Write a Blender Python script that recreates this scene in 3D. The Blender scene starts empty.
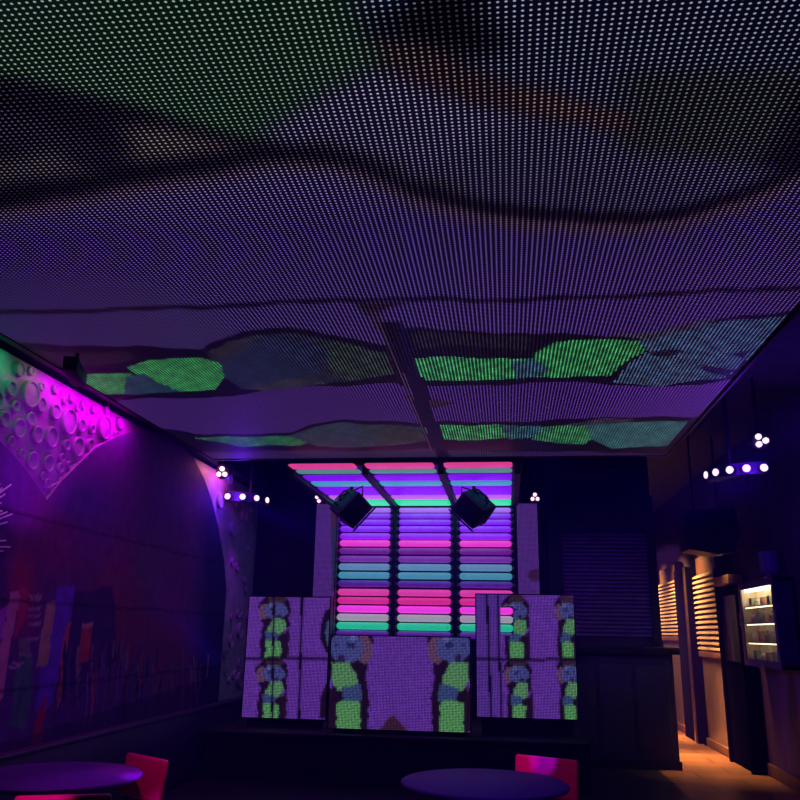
import bpy, bmesh, math, random
import numpy as np
from mathutils import Vector, Matrix, Euler
random.seed(7); rng = np.random.default_rng(7)
SC = bpy.context.scene; COL = SC.collection; PI = math.pi

# ------------------------------------------------------------------ camera
F, ROLL, PITCH, YAW = 810.0, .018, .27899, .13121
CAM = np.array([0, 0, 1.6])
def _rx(a): c, s = math.cos(a), math.sin(a); return np.array([[1,0,0],[0,c,-s],[0,s,c]])
def _rz(a): c, s = math.cos(a), math.sin(a); return np.array([[c,-s,0],[s,c,0],[0,0,1]])
RC = _rz(YAW) @ _rx(PI/2 + PITCH) @ _rz(ROLL)
cd = bpy.data.cameras.new('camera'); cam = bpy.data.objects.new('camera', cd); COL.objects.link(cam)
cd.sensor_width = 36; cd.lens = 36*F/800; cd.clip_start = .05
m4 = Matrix(RC.tolist()).to_4x4(); m4.translation = Vector(CAM); cam.matrix_world = m4
SC.camera = cam
def at(x, y, **k):                    # where the sight line through a photo point meets a wall, floor or ceiling plane
    d = RC @ np.array([(x-400)/F, (400-y)/F, -1.0]); (a, v), = k.items(); i = 'XYZ'.index(a)
    return CAM + (v-CAM[i])/d[i]*d
def project(p):
    d = (np.asarray(p)-CAM) @ RC
    z = np.maximum(-d[..., 2], .05)
    return 400+F*d[..., 0]/z, 400-F*d[..., 1]/z

# ------------------------------------------------------------------ materials
def lin(c): return tuple(((v/255)/12.92 if v/255 <= .04045 else ((v/255+.055)/1.055)**2.4) for v in c)
MATS = {}
def mat(name, c, rough=.6, metal=0, var=.25, scale=6, bump=0, stretch=(1,1,1), emit=None, es=1, spec=.5):
    if name in MATS: return MATS[name]
    m = bpy.data.materials.new(name); m.use_nodes = True; nt = m.node_tree; b = nt.nodes['Principled BSDF']
    b.inputs['Roughness'].default_value = rough; b.inputs['Metallic'].default_value = metal
    b.inputs['Specular IOR Level'].default_value = spec
    tc = nt.nodes.new('ShaderNodeTexCoord'); mp = nt.nodes.new('ShaderNodeMapping'); mp.inputs['Scale'].default_value = stretch
    nz = nt.nodes.new('ShaderNodeTexNoise'); nz.inputs['Scale'].default_value = scale; nz.inputs['Detail'].default_value = 4
    cr = nt.nodes.new('ShaderNodeValToRGB')
    lo = [max(0, v*(1-var)) for v in c]; hi = [min(1, v*(1+var)) for v in c]
    cr.color_ramp.elements[0].color = (*lo, 1); cr.color_ramp.elements[1].color = (*hi, 1)
    cr.color_ramp.elements[0].position = .3; cr.color_ramp.elements[1].position = .7
    L = nt.links.new
    L(tc.outputs['Object'], mp.inputs['Vector']); L(mp.outputs['Vector'], nz.inputs['Vector'])
    L(nz.outputs['Fac'], cr.inputs['Fac']); L(cr.outputs['Color'], b.inputs['Base Color'])
    if bump:
        bp = nt.nodes.new('ShaderNodeBump'); bp.inputs['Strength'].default_value = bump; bp.inputs['Distance'].default_value = .02
        L(nz.outputs['Fac'], bp.inputs['Height']); L(bp.outputs['Normal'], b.inputs['Normal'])
    if emit:
        b.inputs['Emission Color'].default_value = (*emit, 1); b.inputs['Emission Strength'].default_value = es
    MATS[name] = m; return m

def led_material(name, gain, core, radius, halo):
    # an LED mesh: every cell of the grid carries one round diode on a dark carrier
    m = bpy.data.materials.new(name); m.use_nodes = True; nt = m.node_tree; b = nt.nodes['Principled BSDF']
    b.inputs['Base Color'].default_value = (.012, .012, .016, 1); b.inputs['Roughness'].default_value = .6
    N = nt.nodes.new; L = nt.links.new
    def math_(op, a, bb=None, clamp=False):
        n = N('ShaderNodeMath'); n.operation = op; n.use_clamp = clamp
        for i, v in enumerate((a, bb)):
            if v is None: continue
            if isinstance(v, (int, float)): n.inputs[i].default_value = v
            else: L(v, n.inputs[i])
        return n.outputs[0]
    uv = N('ShaderNodeUVMap'); uv.uv_map = 'cells'; sp = N('ShaderNodeSeparateXYZ'); L(uv.outputs[0], sp.inputs[0])
    dx = math_('SUBTRACT', math_('FRACT', sp.outputs[0]), .5); dy = math_('SUBTRACT', math_('FRACT', sp.outputs[1]), .5)
    r = math_('SQRT', math_('ADD', math_('MULTIPLY', dx, dx), math_('MULTIPLY', dy, dy)))
    mr = N('ShaderNodeMapRange'); mr.interpolation_type = 'SMOOTHSTEP'; L(r, mr.inputs[0])
    mr.inputs[1].default_value = radius*1.15; mr.inputs[2].default_value = radius*.7; mr.inputs[3].default_value = 0; mr.inputs[4].default_value = 1
    at_ = N('ShaderNodeAttribute'); at_.attribute_name = 'led'; ag = N('ShaderNodeAttribute'); ag.attribute_name = 'glow'
    # the diode itself is paler than the glow it leaves on its carrier
    bw = N('ShaderNodeRGBToBW'); L(at_.outputs['Color'], bw.inputs[0])
    mx = N('ShaderNodeMix'); mx.data_type = 'RGBA'; mx.inputs[0].default_value = core
    L(at_.outputs['Color'], mx.inputs[6])
    cmb = N('ShaderNodeCombineColor')
    g = math_('MULTIPLY', bw.outputs[0], 1.25)
    for i in range(3): L(g, cmb.inputs[i])
    L(cmb.outputs[0], mx.inputs[7])
    fill = PI*(radius*.92)**2
    s1 = N('ShaderNodeVectorMath'); s1.operation = 'SCALE'; L(mx.outputs[2], s1.inputs[0]); L(math_('MULTIPLY', mr.outputs[0], gain*(1-halo)/fill), s1.inputs[3])
    s2 = N('ShaderNodeVectorMath'); s2.operation = 'SCALE'; gm_ = N('ShaderNodeGamma'); L(ag.outputs['Color'], gm_.inputs[0]); gm_.inputs[1].default_value = 1.35
    L(gm_.outputs[0], s2.inputs[0]); s2.inputs[3].default_value = gain*halo*2.2
    ad = N('ShaderNodeVectorMath'); L(s1.outputs[0], ad.inputs[0]); L(s2.outputs[0], ad.inputs[1])
    L(ad.outputs[0], b.inputs['Emission Color']); b.inputs['Emission Strength'].default_value = 1
    MATS[name] = m; return m

def attr_material(name, rough=.7):
    m = bpy.data.materials.new(name); m.use_nodes = True; nt = m.node_tree; b = nt.nodes['Principled BSDF']
    a = nt.nodes.new('ShaderNodeAttribute'); a.attribute_name = 'paint'
    nz = nt.nodes.new('ShaderNodeTexNoise'); nz.inputs['Scale'].default_value = 9; nz.inputs['Detail'].default_value = 5
    tc = nt.nodes.new('ShaderNodeTexCoord'); nt.links.new(tc.outputs['Object'], nz.inputs['Vector'])
    mr = nt.nodes.new('ShaderNodeMapRange'); nt.links.new(nz.outputs['Fac'], mr.inputs[0]); mr.inputs[3].default_value = .55; mr.inputs[4].default_value = 1.45
    s = nt.nodes.new('ShaderNodeVectorMath'); s.operation = 'SCALE'
    nt.links.new(a.outputs['Color'], s.inputs[0]); nt.links.new(mr.outputs[0], s.inputs[3])
    nt.links.new(s.outputs[0], b.inputs['Base Color']); b.inputs['Roughness'].default_value = rough; b.inputs['Specular IOR Level'].default_value = .12
    return m

BLACK = mat('black_metal', (.007,.007,.009), .5, 0)
BLACKW = mat('black_paint', (.008,.007,.012), .7)
POST = mat('post_paint', (.003,.003,.004), .95, spec=0)
DARKW = mat('dark_wall_paint', (.035,.03,.06), .8)
STAGE = mat('stage_carpet', (.006,.005,.012), .95, bump=.3, scale=60)
CHROME = mat('chrome', (.6,.6,.65), .2, 1)
WHITE = mat('white_paint', (.3,.28,.33), .6, bump=.05, spec=.2)
SHUT = mat('dark_shutter', (.15,.11,.26), .5)
SHUTW = mat('cream_shutter', (.6,.44,.3), .5)
PLUM = mat('plum_wall', (.10,.045,.14), .6, var=.3, scale=2, stretch=(6,6,.5))
WOOD = mat('brown_wood', (.16,.07,.04), .55, var=.4, scale=3, stretch=(6,6,.5))
PANELW = mat('tan_panel', (.2,.13,.1), .3, var=.15)
REDV = mat('red_vinyl', (.5,.012,.13), .35, var=.1)
TABLE = mat('laminate', (.12,.03,.28), .5, var=.12, scale=25, spec=.1)
PURP = mat('purple_plastic', (.05,.012,.16), .4)

# ------------------------------------------------------------------ mesh builder
class MB:
    def __init__(s): s.bm = bmesh.new()
    def box(s, lo, hi, M=None, bevel=0):
        r = bmesh.ops.create_cube(s.bm, size=1); vs = r['verts']
        c = [(a+b)/2 for a, b in zip(lo, hi)]; d = [b-a for a, b in zip(lo, hi)]
        for v in vs: v.co = Vector((c[0]+v.co.x*d[0], c[1]+v.co.y*d[1], c[2]+v.co.z*d[2]))
        if bevel:
            es = list({e for v in vs for e in v.link_edges})
            r = bmesh.ops.bevel(s.bm, geom=es, offset=bevel, segments=3, affect='EDGES', profile=.5)
            vs = list({v for f in r['faces'] for v in f.verts} | {v for v in vs if v.is_valid})
        if M: bmesh.ops.transform(s.bm, matrix=M, verts=vs)
        return s
    def cyl(s, a, b, r, r2=None, n=20):
        a, b = Vector(a), Vector(b); d = b-a
        q = d.to_track_quat('Z', 'Y').to_matrix().to_4x4(); q.translation = (a+b)/2
        bmesh.ops.create_cone(s.bm, cap_ends=True, segments=n, radius1=r, radius2=r if r2 is None else r2, depth=d.length, matrix=q)
        return s
    def tube(s, pts, r, n=10):
        pts = [Vector(p) for p in pts]; rings = []
        for i, p in enumerate(pts):
            t = (pts[min(i+1, len(pts)-1)]-pts[max(i-1, 0)]).normalized(); q = t.to_track_quat('Z', 'Y')
            rings.append([s.bm.verts.new(p+q @ Vector((r*math.cos(2*PI*k/n), r*math.sin(2*PI*k/n), 0))) for k in range(n)])
        for A, B in zip(rings, rings[1:]):
            for k in range(n): s.bm.faces.new((A[k], A[(k+1)%n], B[(k+1)%n], B[k]))
        s.bm.faces.new(rings[0][::-1]); s.bm.faces.new(rings[-1]); return s
    def lathe(s, prof, n=32, M=None):
        rings = []
        for r, z in prof: rings.append([s.bm.verts.new((r*math.cos(2*PI*k/n), r*math.sin(2*PI*k/n), z)) for k in range(n)])
        for A, B in zip(rings, rings[1:]):
            for k in range(n): s.bm.faces.new((A[k], A[(k+1)%n], B[(k+1)%n], B[k]))
        s.bm.faces.new(rings[0][::-1]); s.bm.faces.new(rings[-1])
        if M: bmesh.ops.transform(s.bm, matrix=M, verts=[v for R in rings for v in R])
        return s
    def capsule(s, a, b, r, n=14, k=5):
        a, b = Vector(a), Vector(b); d = (b-a).normalized(); q = d.to_track_quat('Z', 'Y'); L = (b-a).length
        prof = [(r*math.sin(t), r-r*math.cos(t)) for t in [i*PI/2/k for i in range(1, k+1)]]
        prof = [(max(x, .001), z) for x, z in prof] + [(x, L-z) for x, z in prof[::-1]]
        M = q.to_matrix().to_4x4(); M.translation = a
        return s.lathe(prof, n, M)
    def poly(s, pts, depth):               # polygon with a depth vector
        d = Vector(depth); A = [s.bm.verts.new(p) for p in pts]; B = [s.bm.verts.new(Vector(p)+d) for p in pts]
        s.bm.faces.new(A); s.bm.faces.new(B[::-1]); n = len(pts)
        for i in range(n): s.bm.faces.new((A[i], B[i], B[(i+1)%n], A[(i+1)%n]))
        return s
    def build(s, name, m, parent=None, smooth=True):
        bmesh.ops.recalc_face_normals(s.bm, faces=s.bm.faces)
        off = Vector((0,0,0)); p = parent
        while p: off += p.location; p = p.parent
        for v in s.bm.verts: v.co -= off
        me = bpy.data.meshes.new(name)
        if smooth:
            for f in s.bm.faces: f.smooth = True
            for e in s.bm.edges: e.smooth = len(e.link_faces) == 2 and e.calc_face_angle(9) < .6
        s.bm.to_mesh(me); s.bm.free(); me.materials.append(m)
        o = bpy.data.objects.new(name, me); COL.objects.link(o)
        if parent: o.parent = parent
        return o
def tag(o, label, cat, group=None):
    o['label'] = label; o['category'] = cat
    if group: o['group'] = group
    return o
def thing(name, label, cat, loc=(0,0,0), group=None):
    o = bpy.data.objects.new(name, None); COL.objects.link(o); o.location = loc; o.empty_display_size = .1
    return tag(o, label, cat, group)
def struct(name, mb, m):
    o = mb.build(name, m); o['kind'] = 'structure'; return o
def dup(root, loc, rot, label=None, group=None):
    def cp(o, par):
        c = o.copy(); COL.objects.link(c); c.parent = par
        for ch in o.children: cp(ch, c)
        return c
    r = cp(root, None); r.location = loc; r.rotation_euler = rot
    if label: r['label'] = label
    if group: r['group'] = group
    return r
def orient(o, loc, rot): o.location = loc; o.rotation_euler = rot

# ------------------------------------------------------------------ painting the pictures the screens play
def inside(px, py, poly):
    res = np.zeros(px.shape, bool); n = len(poly)
    for i in range(n):
        x1, y1 = poly[i]; x2, y2 = poly[(i+1)%n]
        if y1 == y2: continue
        c = ((y1 > py) != (y2 > py)) & (px < (x2-x1)*(py-y1)/(y2-y1)+x1); res ^= c
    return res
def ell(px, py, cx, cy, rx, ry): return ((px-cx)/rx)**2+((py-cy)/ry)**2 < 1
def interp(px, pts): a = np.array(pts, float); return np.interp(px, a[:,0], a[:,1])

def blur(c, k):
    for ax in (0, 1):
        p = np.concatenate([c.take([0]*k, ax), c, c.take([-1]*k, ax)], ax); n = c.shape[ax]
        c = sum(p.take(range(i, i+n), ax) for i in range(2*k+1))/(2*k+1)
    return c
def led_panel(name, origin, u, v, nu, nv, m, paint, parent, keep=None, soft=None, wt=None):
    # nu x nv cells; u, v are the cell vectors; paint(px, py) gives the picture's sRGB colours
    origin, u, v = map(np.array, (origin, u, v))
    I, J = np.meshgrid(np.arange(nu+1), np.arange(nv+1))
    co = origin + I[..., None]*u + J[..., None]*v
    off = np.zeros(3); p = parent
    while p: off += np.array(p.location); p = p.parent
    ci, cj = np.meshgrid(np.arange(nu), np.arange(nv)); cc = origin+(ci[..., None]+.5)*u+(cj[..., None]+.5)*v
    x, y = project(cc); col = paint(x, y)/255
    if soft: col = soft(col)
    col = col.reshape(-1, 3)
    col = np.where(col <= .04045, col/12.92, ((col+.055)/1.055)**2.4)
    k = (cj*(nu+1)+ci).ravel(); q = np.stack([k, k+1, k+nu+2, k+nu+1], 1)
    if keep is not None:
        kp = keep(x, y).ravel(); q = q[kp]; col = col[kp]; ci = ci.ravel()[kp]; cj = cj.ravel()[kp]
    else: ci = ci.ravel(); cj = cj.ravel()
    me = bpy.data.meshes.new(name); nf = len(q)
    me.vertices.add(co.size//3); me.vertices.foreach_set('co', (co-off).astype(np.float32).ravel())
    me.loops.add(nf*4); me.loops.foreach_set('vertex_index', q.astype(np.int32).ravel())
    me.polygons.add(nf); me.polygons.foreach_set('loop_start', np.arange(0, nf*4, 4, dtype=np.int32))
    me.update(calc_edges=True)
    uvl = me.uv_layers.new(name='cells'); e = .001
    uv = np.stack([np.stack([ci+a, cj+b], 1) for a, b in ((e,e),(1-e,e),(1-e,1-e),(e,1-e))], 1)
    uvl.data.foreach_set('uv', uv.astype(np.float32).ravel())
    if wt is None: dio = col
    else:
        g = np.repeat(wt(cc).reshape(-1, 1)[kp] if keep is not None else wt(cc).reshape(-1, 1), 3, 1)
        dio = col*(1-g)+g*(.25*col.mean(1, keepdims=True)+.95*col.max(1, keepdims=True)*np.array((.86,.95,1.0)))
    for nm, vals in (('led', dio), ('glow', col)):
        ca = me.color_attributes.get(nm) or me.color_attributes.new(nm, 'FLOAT_COLOR', 'CORNER')
        c4 = np.concatenate([np.repeat(vals, 4, 0), np.ones((nf*4, 1))], 1); ca.data.foreach_set('color', c4.astype(np.float32).ravel())
    me.materials.append(m); o = bpy.data.objects.new(name, me); COL.objects.link(o)
    if parent: o.parent = parent
    return o

def ceiling_picture(x, y):
    n = np.zeros(x.shape); 
    x0, y0 = x, y
    x = x + 2*np.sin(y*.11+x*.05); y = y + .8*np.sin(x*.045+1)+.5*np.sin(x*.12+y*.1)
    c = np.zeros(x.shape+(3,)); c[:] = (14, 7, 30)
    def P(col, *poly): c[inside(x, y, poly)] = col
    def W(mask, col): c[mask] = col
    def mixw(mask, col, w): c[mask] = c[mask]*(1-w[mask][:, None])+np.array(col)*w[mask][:, None]
    # upper field: green on the left, blue on the right
    wave = interp(x, [(-400,260),(0,205),(90,188),(180,172),(270,155),(340,158),(380,172),(410,190),(470,205),(530,214),(600,219),(680,214),(740,196),(800,168),(1200,60)])
    W(y < wave, (36, 38, 70))
    wv = np.clip((y-70)/90, 0, 1); mixw(y < wave, (50, 42, 76), wv)
    W((y < wave) & (x > 620) & (y > 70) & (y < 150+.1*(x-620)), (40, 42, 46))
    P((38,66,46), (-500,-600),(300,-600),(345,-80),(352,0),(364,28),(388,62),(330,90),(272,128),(258,140),(215,132),(170,120),(100,99),(40,84),(0,78),(-500,-20))
    g = inside(x, y, [(-500,-600),(300,-600),(352,0),(364,28),(388,62),(300,90),(-500,60)]); mixw(g, (44,64,62), np.clip((150-x)/200, 0, 1)*np.clip((60-y)/60, 0, 1))
    P((34,44,72), (340,-300),(460,-300),(425,0),(400,12),(385,26),(365,30),(352,0))
    P((9,7,18), (425,0),(470,-2),(505,38),(512,48),(470,55),(450,50),(420,40),(396,34),(382,33),(372,36),(362,30),(400,10))
    P((9,7,18), (430,-60),(470,-60),(478,6),(425,6))
    P((56,34,38), (372,38),(430,42),(470,66),(500,80),(560,95),(640,120),(632,133),(600,128),(520,112),(450,96),(400,78),(385,60))
    P((72,44,44), (500,84),(560,97),(632,122),(600,126),(530,110))
    P((56,46,86), (262,140),(272,128),(330,92),(388,70),(420,88),(470,106),(520,118),(470,150),(430,165),(400,160),(340,145))
    P((14,8,22), (790,120),(830,60),(900,200),(760,165))
    # dark wedge under the green
    P((16,6,26), (-500,-20),(0,78),(100,99),(215,132),(258,140),(300,150),(330,160),(320,175),(150,190),(0,215),(-500,300))
    P((66,56,60), (122,123),(170,127),(240,146),(255,160),(225,166),(190,172),(150,172),(120,168),(128,150))
    P((54,46,56), (-60,170),(0,160),(40,150),(62,144),(70,160),(100,172),(85,185),(60,192),(20,198),(-60,205))
    P((30,16,40), (-60,120),(0,110),(60,125),(110,150),(100,168),(60,142),(0,150))
    sc = (y < wave) & (y > wave-17) & (x < 480); W(sc & (np.sin(x*.16+np.sin(x*.05)*2) > -.15) & (y < wave-9), (50,40,46))
    # the dark wave
    th = interp(x, [(-400,40),(0,26),(200,20),(300,17),(400,16),(800,13),(1200,20)])
    W((y < wave+5) & (y > wave-th+8), (11,5,20))
    # lavender field
    low = interp(x, [(-400,352),(0,343),(150,347),(198,350),(212,341),(240,331),(290,328),(330,334),(386,345),(388,327),(460,331),(600,336),(650,336),(700,322),(800,309),(1200,250)])
    lav = (y >= wave+5) & (y < low)
    W(lav, (58,42,98)); mixw(lav, (64,40,108), np.clip((y-230)/80, 0, 1)*np.clip((x-200)/400, 0, 1)); mixw(lav, (52,32,98), np.clip((180-x)/200, 0, 1))
    warm = lav & (y < wave+22); mixw(warm, (74,54,68), np.clip((wave+22-y)/14, 0, .8))
    ln = interp(x, [(-400,330),(0,313),(200,307),(360,299),(500,300),(600,297),(800,287),(1200,260)])
    W(lav & (abs(y-ln) < 1.8), (18,8,30))
    P((34,22,40), (358,301),(408,303),(384,309),(372,318),(366,312))
    # figure band one
    W((y >= low) & (y < 600), (14,7,24))
    P((34,34,52), (205,352),(240,337),(290,333),(335,340),(388,352),(392,372),(340,382),(240,388),(215,370))
    P((32,38,66), (225,372),(232,352),(262,336),(300,338),(325,352),(318,372),(280,384),(240,388))
    P((40,50,46), (320,340),(388,352),(394,374),(350,380),(330,370))
    P((46,40,50), (208,350),(228,340),(262,334),(250,346),(226,360))
    P((30,22,34), (0,350),(60,352),(130,352),(140,362),(80,366),(0,362))
    P((46,118,66), (66,372),(82,372),(130,374),(124,394),(75,396),(50,392))
    P((52,124,74), (128,368),(150,360),(200,357),(222,362),(226,376),(214,390),(150,392),(138,380))
    P((36,58,84), (124,378),(142,374),(158,384),(185,392),(140,395),(122,394))
    P((50,46,60), (240,388),(300,378),(330,384),(270,392))
    # band one, right of the seam
    P((28,24,36), (412,332),(530,336),(528,350),(470,345),(415,350))
    P((50,122,76), (408,359),(440,357),(532,358),(536,352),(556,343),(600,339),(640,340),(648,350),(628,360),(610,376),(560,378),(515,377),(480,380),(416,382))
    P((46,74,96), (512,360),(534,359),(548,370),(540,377),(514,378))
    P((52,70,102), (640,340),(668,330),(720,322),(790,314),(760,350),(728,378),(660,386),(612,382),(630,362),(650,350))
    P((58,52,78), (600,336),(640,332),(690,324),(720,318),(700,330),(650,338))
    P((22,20,44), (650,352),(664,350),(684,350),(672,356),(655,356))
    P((22,20,44), (700,366),(738,370),(728,376),(705,372)); P((22,20,44), (735,352),(752,350),(745,358),(736,356))
    # lavender two
    up2 = interp(x, [(-100,412),(75,402),(150,399),(200,398),(300,388),(395,382),(405,388),(560,382),(640,386),(700,386),(740,378),(900,370)])
    lo2 = interp(x, [(-100,440),(150,428),(195,433),(290,434),(310,424),(345,419),(380,420),(420,424),(440,422),(540,421),(600,418),(640,416),(700,417),(900,417)])
    l2 = (y > up2) & (y < lo2); W(l2, (62,34,108)); mixw(l2, (80,38,140), np.clip((x-560)/120, 0, 1))
    P((52,30,44), (404,397),(416,396),(454,403),(450,405),(412,412),(416,402))
    # figure band two
    P((36,92,58), (196,437),(230,436),(290,437),(330,438),(300,446),(240,446))
    P((44,52,70), (290,436),(315,426),(345,422),(380,424),(425,428),(430,442),(380,446),(320,447))
    P((46,46,46), (370,428),(425,430),(428,441),(385,443))
    P((50,118,74), (438,426),(500,424),(505,437),(480,440),(441,440))
    P((40,78,92), (500,424),(540,426),(545,437),(505,438)); P((50,110,74), (540,428),(590,424),(600,434),(585,446),(530,440))
    P((52,92,104), (590,424),(630,421),(686,421),(668,445),(610,448),(592,440))
    P((56,46,66), (560,426),(600,419),(640,418),(620,423),(590,426))
    lo3 = interp(x, [(0,450),(200,449),(430,447),(560,449),(680,450),(900,450)])
    W((y > lo3+3) & (y < 480), (48,28,78))
    # brush-like mottling inside the figures
    t = np.sin(x*.23+1.3*np.sin(y*.31))*np.sin(y*.52+x*.06+1.1*np.sin(x*.11)); t2 = np.sin(x*.61+y*.9)*np.sin(y*1.3-x*.21)
    band = ((y >= low) & (y < up2)) | ((y >= lo2) & (y < lo3))
    c[band] *= (1+.22*t+.14*t2)[band][:, None]
    c[(y < wave) & (x0 > 240)] *= (1+.10*t)[(y < wave) & (x0 > 240)][:, None]
    # the seam down the middle where the picture mirrors
    sx = interp(y0, [(300,377),(325,387),(378,410),(420,425),(460,441)])
    sm = (y0 > 322) & (abs(x0-sx-4) < 10-(y0-322)*.03); W(sm, (16,7,28))
    sm2 = (y0 > 310) & (abs(x0-(sx-8+(y0-322)*.02)) < 3.0-(y0-310)*.006); W(sm2, (56,36,62))
    return c

def figure(c, x, y, cx, cy, w, h, flip=1):
    """a standing figure: dark hair and outline, two-tone face, green dress with a blue patch"""
    u = (x-cx)/w*flip; v = (y-cy)/h                  # u -1..1, v 0..1 downwards
    def M(mask, col): c[mask] = col
    body = (abs(u+.05) < np.interp(v, [.2,.38,.5,.7,1.0], [.95,.72,.62,.78,.7])) & (v > .2) & (v < 1.0)
    M(ell(u, v, 0, .2, 1.0, .22), (30,12,40)); M(body, (32,14,42))
    M(ell(u, v, .1, .06, .6, .08), (60,38,52))
    M(ell(u, v, -.62, .25, .36, .13), (100,66,104)); M(ell(u, v, .12, .235, .72, .14), (70,74,142))
    M(inside(u, v, [(-.3,.1),(.0,.12),(-.1,.18),(-.35,.17)]), (92,96,160)); M(inside(u, v, [(-.25,.2),(.05,.18),(.1,.22),(-.2,.25)]), (46,40,92))
    t = np.sin(x*1.1+y*.4)*np.sin(y*.8-x*.3)
    M(inside(u, v, [(.9,.3),(.62,.36),(.7,.52),(.98,.48)]), (30,12,40))
    M(ell(u, v, .3, .33, .16, .035), (46,34,86)); M(inside(u, v, [(.4,.2),(.6,.19),(.55,.23)]), (46,38,90))
    M(inside(u, v, [(.72,.37),(.0,.36),(-.38,.5),(-.32,.6),(.2,.64),(.5,.62),(.74,.54)]), (84,132,96))
    M(inside(u, v, [(.35,.6),(-.5,.56),(-.56,.72),(.2,.73)]), (58,74,128))
    M(inside(u, v, [(.55,.74),(.2,.71),(-.46,.72),(-.5,1.01),(.52,1.01)]), (82,140,92))
    M(inside(u, v, [(.98,.52),(.6,.66),(.62,1.0),(.98,1.0)]), (38,16,42))
    fm = (abs(u) < 1) & (v > 0) & (v < 1); c[fm] *= (1+.2*t)[fm][:, None]
    return c
LAVC = np.array((98,52,160))
def lav_base(x, y):
    c = np.zeros(x.shape+(3,)); c[:] = LAVC; c *= (1+rng.normal(0, .06, x.shape))[..., None]; return c
def booth_picture(x, y):
    c = lav_base(x, y)
    n1, n2 = .45*np.sin(y*.5+x*.2), .4*np.sin(x*.6+y*.15)
    figure(c, x+n1, y+n2, 349, 622, 24, 110, -1); figure(c, x+n1, y+n2, 451, 622, 24, 110, 1)
    c[inside(x, y, [(378,731),(386,722),(393,715),(400,722),(408,731)])] = (66,34,60)
    return c
def left_picture(x, y):
    c = lav_base(x, y); c[y > 660] *= np.array((1.0,.98,1.0))
    sx = 5*(y-597)/121
    xj = x+.6*np.sin(y*.5); figure(c, xj+sx, y, 275, 596, 16, 62, 1); figure(c, xj+sx, y, 275, 659, 16, 62, 1)
    m = inside(x, y, [(332,606),(325,612),(321,625),(321,640),(326,652),(332,658)]); c[m] = (28,12,40)
    m = inside(x, y, [(332,615),(327,622),(325,632),(327,645),(332,650)]); c[m] = (62,84,128)
    m = inside(x, y, [(334,676),(326,684),(321,696),(319,718),(334,720)]); c[m] = (32,16,42)
    c[abs(y-658.5) < 1.6] *= .45
    for a, b in ((274,272),(302,299)): c[abs(x-(a+(b-a)*(y-597)/121)) < .9] = (10,4,24)
    return c
def right_picture(x, y):
    c = lav_base(x, y); c[x < 498] *= np.array((.9,.98,.95))
    s = -4*(y-597)/121
    for cx, w in ((515,14),(566,12)):
        figure(c, x+s, y, cx, 596, w, 64, 1); figure(c, x+s, y, cx, 659, w, 64, 1)
    c[abs(y-659.5) < 1.5] *= .45; c[abs(x+s-487) < .9] = (10,4,24); c[abs(x+s-497.5) < .8] = (14,6,30)
    return c
def strip_picture(x, y):
    c = lav_base(x, y)*.85
    m = (x > 331) & (x < 345) & (y < 548); c[m] = (70,40,62); m = (x > 332) & (x < 345) & (y >= 528) & (y < 590); c[m] = (44,48,78)
    m = ell(x, y, 536, 575, 8, 6); c[m] = (62,30,70)
    return c

# ================================================================== the room
XL, XR, ZC = -3.64, 3.15, 4.15
mf = mat('floor_tile', (.05,.035,.035), .35)
nt = mf.node_tree; bk = nt.nodes.new('ShaderNodeTexBrick'); bk.inputs['Scale'].default_value = 1; bk.inputs['Brick Width'].default_value = .9; bk.inputs['Row Height'].default_value = .45
bk.inputs['Mortar Size'].default_value = .014; bk.inputs['Color1'].default_value = (.24,.11,.05,1); bk.inputs['Color2'].default_value = (.15,.065,.03,1); bk.inputs['Mortar'].default_value = (.03,.018,.012,1)
tc = nt.nodes.new('ShaderNodeTexCoord'); nt.links.new(tc.outputs['Object'], bk.inputs['Vector']); nt.links.new(bk.outputs['Color'], nt.nodes['Principled BSDF'].inputs['Base Color'])
struct('floor', MB().box((XL-.1,-1.5,-.1), (1.85,12.0,0)), mat('dark_floor', (.016,.012,.02), .4))
struct('floor', MB().box((1.85,-1.5,-.1), (XR+.1,19,0)), mf)
struct('ceiling', MB().box((XL-.1,-1.5,ZC), (XR+.6,19,ZC+.1)), DARKW)
struct('wall_left', MB().box((XL-.1,-1.5,0), (XL,19,ZC)), DARKW)
struct('wall_right', MB().box((XR,-1.5,0), (XR+.1,19,ZC)), PLUM)
struct('wall_back', MB().box((XL,12.1,0), (.6,12.2,ZC)), BLACKW)
# the block that holds the shuttered bar, the corridor runs past it
struct('wall_partition', MB().box((.6,11.7,0), (2.03,18.6,ZC)), DARKW)
struct('wall_corridor_end', MB().box((.6,18.6,0), (XR,18.7,ZC)), WOOD)
struct('trim_1', MB().box((2.0,11.62,1.45), (2.05,11.7,3.5)), BLACKW)     # corner post of the block
struct('trim_2', MB().box((.62,11.6,3.0), (2.0,11.7,3.5), bevel=.01), BLACKW)
struct('baseboard_right', MB().box((XR-.03,-1.5,0), (XR,11.7,.14), bevel=.006), WOOD)

# wainscot with a ledge under the mural
struct('trim_3', MB().box((XL,-1.5,0), (XL+.16,12.1,.70), bevel=.01).box((XL,-1.5,.70), (XL+.2,12.1,.735), bevel=.008), mat('wainscot', (.05,.03,.07), .45))
struct('baseboard_left', MB().box((XL+.16,-1.5,0), (XL+.2,12.1,.16), bevel=.006), BLACKW)

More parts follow.
